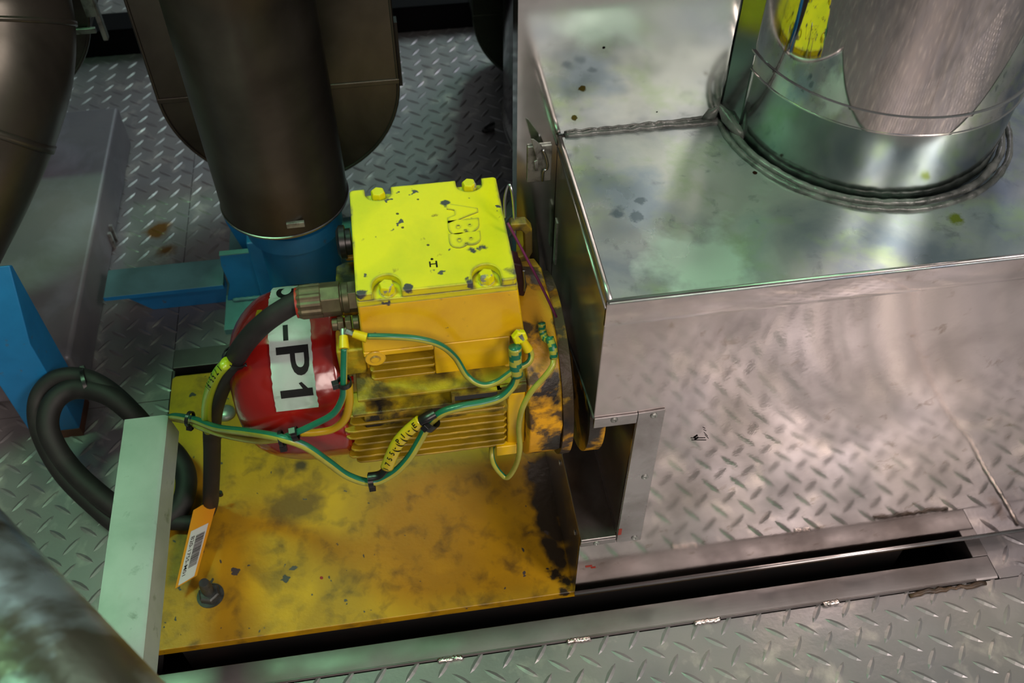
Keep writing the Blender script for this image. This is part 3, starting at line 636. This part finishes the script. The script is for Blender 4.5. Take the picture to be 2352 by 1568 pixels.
# upright pipe jacket
VZ = PY(663, 448, .895).z
vp = empty('pipe_jacket', (-.133, .895, VZ), 'upright dull pipe jacket with an open lower end above the blue pump', 'pipe jacket')
bm = B(); lathe(bm, (-.1335, .895, VZ), (0, 0, 1), [(.010, .060), (0, .071), (0, .0738), (.004, .0738), (1.8, .0738), (1.8, 0)], 96, caps=False); obj('pipe_shell', bm, 'jacket', vp, smooth='auto')
bm = B(); lathe(bm, (-.1335, .895, VZ), (0, 0, 1), [(-.0012, .0728), (-.0012, .0748), (.0012, .0752), (.0018, .0742)], 96, caps=False); obj('end_rim', bm, 'trim', vp, smooth='auto')
p = PY(675, 515, .8215); bm = B(); box(bm, p.x - .008, p.x + .012, .8185, .823, p.z - .003, p.z + .004); obj('clip', bm, 'zinc', vp, bevel=.0006)
bm = B(); lathe(bm, (-.1335, .895, VZ + .0002), (0, 0, 1), [(.006, .062), (.0065, 0)], 48); obj('inner_gland', bm, 'pit', vp)
# small second jacket strip right of the pipe
# bent pipe at left
bend = [PY(-90, -260, 1.0), PY(-50, -60, .99), PY(-22, 70, .965), PY(-35, 200, .93), PY(-100, 380, .88), PY(-200, 600, .83), PY(-300, 860, .78)]
bt = empty('bent_pipe_jacket', tuple(bend[3]), 'dull bent pipe jacket sloping down at the left edge', 'pipe jacket')
bm = B(); pp = smoothpath(bend, 10); tube(bm, pp, .080, 56, rfn=lambda i, r: r * (1.06 - .0020 * i)); obj('pipe_shell', bm, 'jacket', bt, smooth=True)
for i in (18, 34):
    bm = B(); tube(bm, pp[i:i + 2], .0, 56, rfn=lambda k, r, i=i: .081 * (1.06 - .0020 * i) + .001); obj('band', bm, 'jacket', bt, smooth=True)
# dark mirror vessel behind the cover
vs = empty('vessel', (.43, 1.127, .12), 'tall dark mirror vessel standing behind the pump cover', 'vessel')
bm = B(); lathe(bm, (.432, 1.127, .12), (0, 0, 1), [(0, .0), (0, .265), (.004, .268), (1.7, .268), (1.7, 0)], 128, caps=False); obj('shell', bm, 'vessel', vs, smooth='auto')
bm = B(); lathe(bm, (.432, 1.127, .119), (0, 0, 1), [(0, .266), (0, .2705), (.003, .2705), (.003, .266)], 128, caps=False); obj('bottom_rim', bm, 'trim', vs, smooth='auto')
for k in range(3):
    a = 2 * PI * k / 3 + .9; bm = B(); lathe(bm, (.432 + .2 * math.cos(a), 1.127 + .2 * math.sin(a), 0), (0, 0, 1), [(0, .02), (.121, .02)], 20); obj('leg', bm, 'vessel', vs)

# blue pump frame
bf = empty('pump_stand', (-.2, .95, 0), 'light blue pump frame with channel rail, gussets and round pump foot', 'frame')
bm = B(); prism(bm, [(.935, .044), (.987, .044), (.987, .050), (.935, .050)], 0, -.4015, -.246); obj('rail_top', bm, 'blue_top', bf, bevel=.001)
bm = B(); prism(bm, [(.936, .043), (.9345, .0435), (.9345, .0495), (.936, .0495)], 0, -.4015, -.246); obj('rail_edge', bm, 'blue', bf)
bm = B(); prism(bm, [(-.395, .0435), (-.352, .0), (-.246, .0), (-.246, .0435)], 1, .952, .958); obj('rail_web', bm, 'blue', bf, bevel=.0008)
bm = B(); box(bm, -.2465, .06, .872, 1.07, .020, .030); obj('foot_plate', bm, 'blue_top', bf, bevel=.001)
for x in (-.2, .02):
    obj('foot_block', box(B(), x - .02, x + .02, .90, 1.05, 0, .020), 'blue', bf)
bm = B(); prism(bm, [(-.2440, .031), (-.1990, .031), (-.1955, .1130), (-.2357, .1130), (-.2380, .095), (-.2350, .060)], 1, .924, .931); obj('gusset', bm, ['blue'], bf, bevel=.001)
bm = B(); prism(bm, [(-.224, .031), (-.195, .031), (-.195, .119), (-.235, .119), (-.2335, .10), (-.222, .05)], 1, 1.00, 1.007); obj('gusset', bm, ['blue'], bf, bevel=.001)
bm = B(); box(bm, -.198, -.168, .918, 1.012, .031, .135); obj('column', bm, 'blue', bf, bevel=.002)
bm = B(); box(bm, -.2362, -.1955, .9236, .9314, .1128, .1142); obj('gusset_edge', bm, 'blue_top', bf)
bm = B(); box(bm, -.2352, -.195, .9996, 1.0074, .1188, .1202); obj('gusset_edge', bm, 'blue_top', bf)
bm = B(); tube(bm, [Vector((-.236 + .004 * i, .922, .033)) for i in range(10)], .0028, 7, rfn=lambda i, r: r * (.8 + .3 * (i % 2))); obj('weld_bead', bm, 'blue_top', bf, smooth=True)
bm = B(); lathe(bm, (-.1335, .925, .030), (0, 0, 1), [(0, .058), (.006, .058), (.006, .048), (.120, .048), (.126, .060), (.150, .060)], 56); obj('pump_foot', bm, 'blue', bf, smooth='auto')
# blue post at left
bq = empty('blue_post', (-.445, .775, 0), 'blue painted steel post with sloping top beside the grey plinth', 'post')
x1 = -.418
bm = B(); prism(bm, [(.750, .012), (.800, .012), (.800, .245), (.794, .250), (.750, .172)], 0, -.475, x1); obj('post', bm, 'blue', bq, bevel=.0015)
obj('primer_band', box(B(), -.4755, x1 + .0005, .7492, .8005, .0, .0145), 'rust', bq)
bm = B(); box(bm, -.50, -.4755, .76, .79, .15, .235); obj('cross_bar', bm, 'blue_top', bq, bevel=.001)

# ================================================================ CABLE TRAY, HOSES, HANDRAIL
tr = empty('cable_tray', (-.272, .47, .17), 'pale green lit metal cable trunking standing over the left end of the yellow plate', 'cable tray')
y0, y1 = .30, .6072
bm = B(); prism(bm, [(-.2935, .2005), (-.2555, .2005), (-.2520, .1985), (-.2485, .170), (-.2500, .170), (-.2530, .1975), (-.2555, .1990), (-.2922, .1990), (-.2922, .172), (-.2935, .172)], 1, y0, y1); obj('channel', bm, 'tray', tr, smooth='auto')
obj('stand_leg', box(B(), -.288, -.262, .302, .308, .0, .199), 'tray', tr)
def hose(name, pts, r, label, cat='hose', group=None, n=10):
    bm = B(); tube(bm, smoothpath(pts, n), r, 16); o = obj(name, bm, 'rubber', smooth=True); return tag(o, label, cat, group)
hz = .030
hose('hose', [PZ(330, 1205, .03), PZ(245, 1150, .05), PZ(160, 1072, .07), PZ(112, 990, .095), PZ(122, 925, .11), PZ(170, 893, .115), PZ(240, 903, .115), PZ(300, 945, .10), PZ(350, 1000, .07), PZ(405, 1045, .045), PZ(428, 1100, .036), PZ(412, 1165, .030), PZ(350, 1215, .028)], .0120, 'thick black hose looping over the blue post foot, running under the tray')
hose('hose', [PZ(310, 1235, .02), PZ(238, 1180, .03), PZ(146, 1090, .05), PZ(92, 990, .08), PZ(88, 915, .105), PZ(125, 872, .118), PZ(180, 864, .12), PZ(235, 885, .118), PZ(290, 930, .10), PZ(335, 985, .07), PZ(380, 1060, .03)], .0105, 'thinner outer black hose tied alongside the thick one at left')
# power cable
pcb = [Vector((-.080, GY, GZ)), Vector((-.090, GY, GZ)), PY(615, 735, .528), PY(565, 785, .530), PY(528, 845, .538), PY(503, 900, .552), PY(488, 960, .568), PY(487, 1050, .583), PY(485, 1120, .5875), PZ(481, 1165, .026), PZ(455, 1197, .026), PZ(410, 1200, .026), PZ(340, 1195, .026)]
pw = hose('power_cable', pcb, .0086, 'black power cable curving from the motor gland down to the yellow plate', 'cable', n=12)
mk = smoothpath([PY(520, 833, .525), PY(497, 862, .53), PY(480, 905, .545), PY(475, 950, .555), PY(480, 985, .565)], 8)
bm = B(); tube(bm, mk, .0062, 14, flat=.75); ms = obj('marker_sleeve', bm, 'marker_green', smooth=True); tag(ms, 'lime yellow lettered marker sleeve strapped beside the black cable', 'cable marker')
def along(path, s):
    tot = 0
    for a, b in zip(path, path[1:]):
        L = (b - a).length
        if tot + L >= s: return a.lerp(b, (s - tot) / L), (b - a).normalized()
        tot += L
    return path[-1], (path[-1] - path[-2]).normalized()
def sleeve_text(path, text, s0, step, size, r, parent, flipv=1, rings=True, bold=.0001):
    """each character on its own segment of the sleeve, turned to face up and forward"""
    for i, ch in enumerate(text):
        p, d = along(path, s0 + step * i)
        toc = Vector((-.0, -.6, .8)); toc = (toc - d * toc.dot(d)).normalized(); up = toc.cross(d).normalized() * flipv
        if ch != ' ':
            bm = glyphs(ch, size, bold=bold)
            for v in bm.verts: v.co = p + d * v.co.x + up * v.co.y + toc * (r - abs(v.co.y) ** 2 / (3 * r) + .0002)
            obj('lettering', bm, 'ink', parent)
    return
sleeve_text(mk, '1755-P1', .004, .0068, .0080, .0062, ms)

# earth wires
def earth(name, pts, r, label, ph=0.0, twist=0.0, n=10, group=None, lug0=None, lug1=None, wrap=None):
    bm = B(); path = smoothpath(pts, n); tube(bm, path, r, 14, stripe=(0, 1), ph=ph, twist=twist)
    o = obj(name, bm, ['green_wire', 'yellow_wire'], smooth=True); tag(o, label, 'wire', group)
    for q in (lug0, lug1):
        if q:
            bm = B(); tube(bm, [Vector(v) for v in q], r * 1.55, 14, rfn=lambda i, rr: rr * (1.0 if i else .8)); obj('crimp_sleeve', bm, 'crimp', o, smooth='auto')
            dd = (Vector(q[0]) - Vector(q[1])).normalized(); bm = B(); tube(bm, [Vector(q[0]) - dd * .002, Vector(q[0]) + dd * .006], r * .9, 10, flat=.5); obj('ring_tongue', bm, 'zinc', o, smooth='auto')
    if wrap:
        bm = B(); w = smoothpath(wrap, 6); tube(bm, w, r * 1.45, 16, helix=4.6); obj('spiral_wrap', bm, ['green_wire', 'yellow_wire'], o, smooth=True)
    return o, path
big_pts = [PY(1187, 862, .474), PY(1178, 885, .472), PY(1150, 912, .469), PY(1110, 925, .467), PY(1060, 934, .466), PY(1015, 948, .466), PY(985, 975, .466), PY(965, 1010, .464), PY(940, 1050, .46), PY(905, 1085, .457), PY(855, 1107, .455), PY(800, 1093, .456), PY(750, 1058, .458), PY(700, 1024, .461), PY(640, 1004, .468), PY(570, 992, .490), PY(500, 983, .530), PY(450, 965, .565), PY(405, 956, .598), PY(385, 960, .62)]
e1, p1 = earth('earth_wire', big_pts, .0036, 'thick green and yellow wire sagging from the motor bolt across the fins to the tray', ph=1.2,
    wrap=[PY(1183, 797, .480), PY(1184, 830, .477), PY(1187, 862, .474)])
pA = [PY(845, 772, .488), PY(900, 773, .485), PY(960, 778, .484), PY(1010, 792, .484), PY(1045, 820, .484), PY(1072, 862, .479), PY(1105, 883, .473), PY(1140, 877, .473), PY(1180, 850, .475), PY(1212, 834, .478), PY(1220, 815, .482), PY(1213, 795, .485)]
e2, _ = earth('earth_wire', pA, .0026, 'thin green and yellow wire looped across the terminal box front between two crimps', ph=.6,
    lug0=[PY(812, 766, .492), PY(843, 776, .488)], lug1=[PY(1200, 781, .486), PY(1213, 803, .484)])
pB = [PY(791, 800, .484), PY(790, 840, .478), PY(789, 885, .470), PY(786, 915, .467), PY(765, 950, .465), PY(720, 975, .465), PY(680, 993, .466), PY(655, 1003, .468)]
e3, _ = earth('earth_wire', pB, .0027, 'green and yellow wire dropping from the gland stud over the red cover', ph=2.2,
    lug0=[PY(789, 772, .494), PY(790, 802, .484)])
pB2 = [PY(800, 882, .472), PY(802, 925, .468), PY(792, 962, .466), PY(765, 985, .466), PY(725, 993, .466), PY(690, 994, .467)]
bm = B(); tube(bm, smoothpath(pB2, 8), .0034, 14, flat=.8); o = obj('marker_sleeve', bm, 'yellow_tape', smooth=True); tag(o, 'olive yellow marker sleeve curving beside the wire over the red cover', 'cable marker')
e4, _ = earth('earth_wire', [PY(645, 1008, .470), PY(590, 1012, .486), PY(520, 1000, .520), PY(465, 983, .552), PY(430, 968, .582), PY(400, 962, .61)], .0028, 'lower green and yellow wire running beside the thick one into the tray', ph=4.0)
pC = [PY(1272, 822, .476), PY(1268, 842, .470), PY(1250, 866, .466), PY(1220, 900, .462), PY(1200, 938, .459), PY(1192, 980, .458), PY(1194, 1030, .457), PY(1185, 1068, .46), PY(1166, 1096, .462), PY(1148, 1085, .466), PY(1133, 1062, .470), PY(1129, 1035, .478), PY(1135, 1012, .492)]
e5, _ = earth('earth_wire', pC, .0024, 'green and yellow wire hanging in a narrow loop in front of the adapter', ph=3.6,
    wrap=[PY(1262, 775, .488), PY(1270, 800, .480), PY(1272, 822, .476)])
pD = [PY(1244, 742, .500), PY(1246, 760, .497), PY(1252, 776, .492), PY(1262, 782, .488)]
bm = B(); tube(bm, smoothpath(pD, 6), .0032, 14, helix=4.6); o = obj('spiral_wrap', bm, ['green_wire', 'yellow_wire'], e5, smooth=True)
# yellow marker sleeve on the big wire
mk2 = smoothpath([PY(889, 1073, .4515), PY(900, 1045, .4525), PY(915, 1015, .4545), PY(935, 992, .4565), PY(958, 972, .4585), PY(966, 966, .4588)], 8)
bm = B(); tube(bm, mk2, .0056, 18, flat=.8); ms2 = obj('marker_sleeve', bm, 'marker', smooth=True); tag(ms2, 'yellow segmented marker sleeve lettered 1755-P1-E beside the thick wire', 'cable marker')
tot = sum((b - a).length for a, b in zip(mk2, mk2[1:])); st = tot / 9.3
sleeve_text(mk2, '1755-P1-E', st * .6, st, .0066, .0057, ms2)
bm = B()
for i in (4, 5, 6, 7, 8):
    p, d = along(mk2, st * (i + .12)); tube(bm, [p - d * .00015, p + d * .00015], .0058, 18, flat=.82)
obj('segment_lines', bm, 'ink', ms2)
bm = B(); tube(bm, smoothpath([mk2[-1], PY(980, 958, .4590), PY(998, 948, .461)], 5), .0050, 14, flat=.7); obj('carrier_strip', bm, 'plastic', ms2, smooth='auto'); bm = B(); tube(bm, smoothpath([mk2[0], PY(872, 1090, .4515), PY(846, 1095, .452)], 5), .0042, 14, flat=.6); obj('carrier_strip', bm, 'plastic', ms2, smooth='auto')
def tie(c, d, r, label, tail=None, w=.0022):
    c = Vector(c); d = Vector(d).normalized(); s, t = frame(d)
    root = empty('cable_tie', tuple(c), label, 'cable tie')
    bm = B(); ring = [c + (s * math.cos(2 * PI * k / 20) + t * math.sin(2 * PI * k / 20)) * r for k in range(21)]
    for h in (-1,):
        lathe(bm, c - d * w, d, [(0, r), (0, r + .0011), (2 * w, r + .0011), (2 * w, r)], 24, caps=False)
    obj('strap', bm, 'plastic', root, smooth='auto')
    tl = Vector(tail) if tail else Vector((0, -.6, -.5)); tl = (tl - d * tl.dot(d)).normalized(); sd = tl.cross(d).normalized()
    bm = B(); q = c + tl * (r + .0022); v = []
    for a in (-1, 1):
        for b in (-1, 1):
            for e in (-1, 1): v.append(bm.verts.new(q + d * .0028 * a + sd * .0026 * b + tl * .0026 * e))
    for f in ((0, 1, 3, 2), (4, 6, 7, 5), (0, 4, 5, 1), (2, 3, 7, 6), (0, 2, 6, 4), (1, 5, 7, 3)): bm.faces.new([v[i] for i in f])
    obj('lock_head', bm, 'plastic', root, bevel=.0004)
    return root
tie(PY(987, 969, .461), PY(985, 975, .466) - PY(1015, 948, .466), .0066, 'black cable tie at the upper end of the lettered sleeve', (.3, -.4, .8), .004)
tie(PY(852, 1104, .454), (1, .0, .05), .0052, 'black cable tie at the lowest sag of the thick wire', (0, -.3, -.9))
tie(PY(678, 996, .466), (1, 0, .15), .0050, 'black cable tie joining the wires on the red cover', (0, -.3, .9))
tie(PY(646, 1007, .469), (1, 0, .1), .0062, 'second black tie left of the joint on the red cover', (0, -.6, -.9), .0014)
tie(PY(436, 962, .570), (1, -.4, 0), .0066, 'black cable tie on the two wires beside the tray end', (.2, -.6, -.9), .0016)
tie(PY(791, 878, .471), (0, 0, 1), .0048, 'black cable tie on the wire left of the fins', (-1, -.2, 0))
tie(PY(540, 822, .533), PY(528, 845, .538) - PY(565, 785, .530), .0095, 'black tie round the power cable above its lime sleeve', (1, -.5, -.4))
tie(PZ(200, 882, .116), Vector((1, .25, 0)), .0170, 'worn black tie binding the two hoses near the blue post', (.3, .8, .4), .002)
# tag on the power cable
tg = empty('cable_tag', tuple(PZ(470, 1240, .03)), 'amber card tag with white barcode label tied to the power cable', 'tag')
T0, T1, T2, T3 = PZ(497, 1142, .040), PZ(443, 1172, .044), PZ(410, 1350, .040), PZ(450, 1320, .036)
Ta = PZ(502, 1150, .040)
def quadpt(u, v, h=0):  # u along the tag (0 top .. 1 bottom), v across (0 left edge .. 1 right)
    L0 = PZ(444, 1172, .046); L1 = PZ(402, 1352, .034); R0 = PZ(500, 1147, .040); R1 = PZ(452, 1322, .030)
    n = (R0 - L0).cross(L1 - L0).normalized();
    if n.z < 0: n = -n
    return (L0.lerp(L1, u)).lerp(R0.lerp(R1, u), v) + n * h
bm = B(); q = [(0.0, .0), (-.03, .55), (-.02, 1.0), (.05, 1.0), (1, 1), (1, 0)]
va = [bm.verts.new(quadpt(a, b, 0)) for a, b in q]; vb = [bm.verts.new(quadpt(a, b, .0010)) for a, b in q]
bm.faces.new(va); bm.faces.new(vb[::-1])
for i in range(len(q)): bm.faces.new((va[i], va[(i + 1) % len(q)], vb[(i + 1) % len(q)], vb[i]))
obj('card', bm, 'tag', tg)
def tquad(u0, u1, v0, v1, h, bm): bm.faces.new([bm.verts.new(quadpt(a, b, h)) for a, b in ((u0, v0), (u0, v1), (u1, v1), (u1, v0))])
bm = B(); tquad(.30, .985, .12, .86, .0013, bm); lb = obj('paper_label', bm, 'paper', tg)
bm = B(); u = .40
while u < .82:
    w = random.choice((.004, .006, .010)); tquad(u, u + w, .42, .80, .0016, bm); u += w + random.choice((.004, .006))
obj('barcode', bm, 'ink', lb)
bm = glyphs('B20-1755-M01', .016, bold=.0001); a = [v.co.x for v in bm.verts]; w = max(a) - min(a); hh = max(abs(v.co.y) for v in bm.verts) * 2
for v in bm.verts: v.co = quadpt(.645 + v.co.x / w * .50, .27 + v.co.y / hh * .17, .0016)
obj('lettering', bm, 'ink', lb)
bm = B(); tube(bm, smoothpath([quadpt(.02, .85, .001), quadpt(-.05, .95, .004), PZ(506, 1135, .040), PZ(485, 1130, .046), PZ(468, 1140, .040)], 5), .0012, 8); lathe(bm, PZ(507, 1136, .038), (0, 0, 1), [(0, .003), (.005, .003)], 12); obj('tie_loop', bm, 'plastic', tg, smooth='auto')

# lifting wire and purple thread
bm = B(); tube(bm, smoothpath([PY(1160, 500, .560), PY(1160, 455, .566), PY(1168, 425, .570), PY(1176, 440, .566), PY(1181, 490, .562), PY(1183, 545, .556)], 8), .0011, 8)
o = obj('wire_loop', bm, 'wirerope', smooth=True); tag(o, 'thin bright steel wire loop through the yellow lifting eye', 'wire loop')
bm = B(); tube(bm, smoothpath([PY(1166, 512, .548), PY(1200, 575, .540), PY(1240, 650, .530), PY(1278, 728, .518)], 6), .0011, 8)
o = obj('thread', bm, 'purple', smooth=True); tag(o, 'purple thread stretched from the terminal box to the cover', 'thread')
bm = B(); prism(bm, [(.0850, .385), (.0850, .422), (.0925, .418), (.0975, .392), (.0950, .380)], 1, .545, .562); o = obj('rubber_plug', bm, 'maroon', bevel=.002); tag(o, 'dark maroon rubber piece beside the lifting eye', 'plug')
bm = B(); tube(bm, [PY(1203, 622, .540), PY(1206, 650, .538), PY(1205, 668, .537)], .0009, 8); o = obj('wire_end', bm, 'wirerope'); tag(o, 'short frayed steel wire end beside the terminal box', 'wire')
# scrap tie on the floor
bm = B(); tube(bm, smoothpath([PZ(1135, 283, .004), PZ(1120, 290, .004), PZ(1110, 300, .004), PZ(1125, 299, .004), PZ(1136, 298, .004)], 5), .0028, 8); o = obj('tie_scrap', bm, 'plastic', smooth=True); tag(o, 'cut black tie scrap lying on the diamond plate behind the motor', 'scrap')
# blurred cladding pipe at the near left corner
h0, h1 = PZ(-420, 1000, .50), PZ(430, 2000, .50)
hr = empty('clad_pipe', tuple(h0.lerp(h1, .5)), 'near blurred crinkled silver clad pipe crossing the lower left corner', 'pipe')
dd = (h1 - h0).normalized()
bm = B(); tube(bm, [h0 + dd * .02 * i for i in range(int((h1 - h0).length / .02))], .044, 48); obj('cladding', bm, 'cladding', hr, smooth=True)
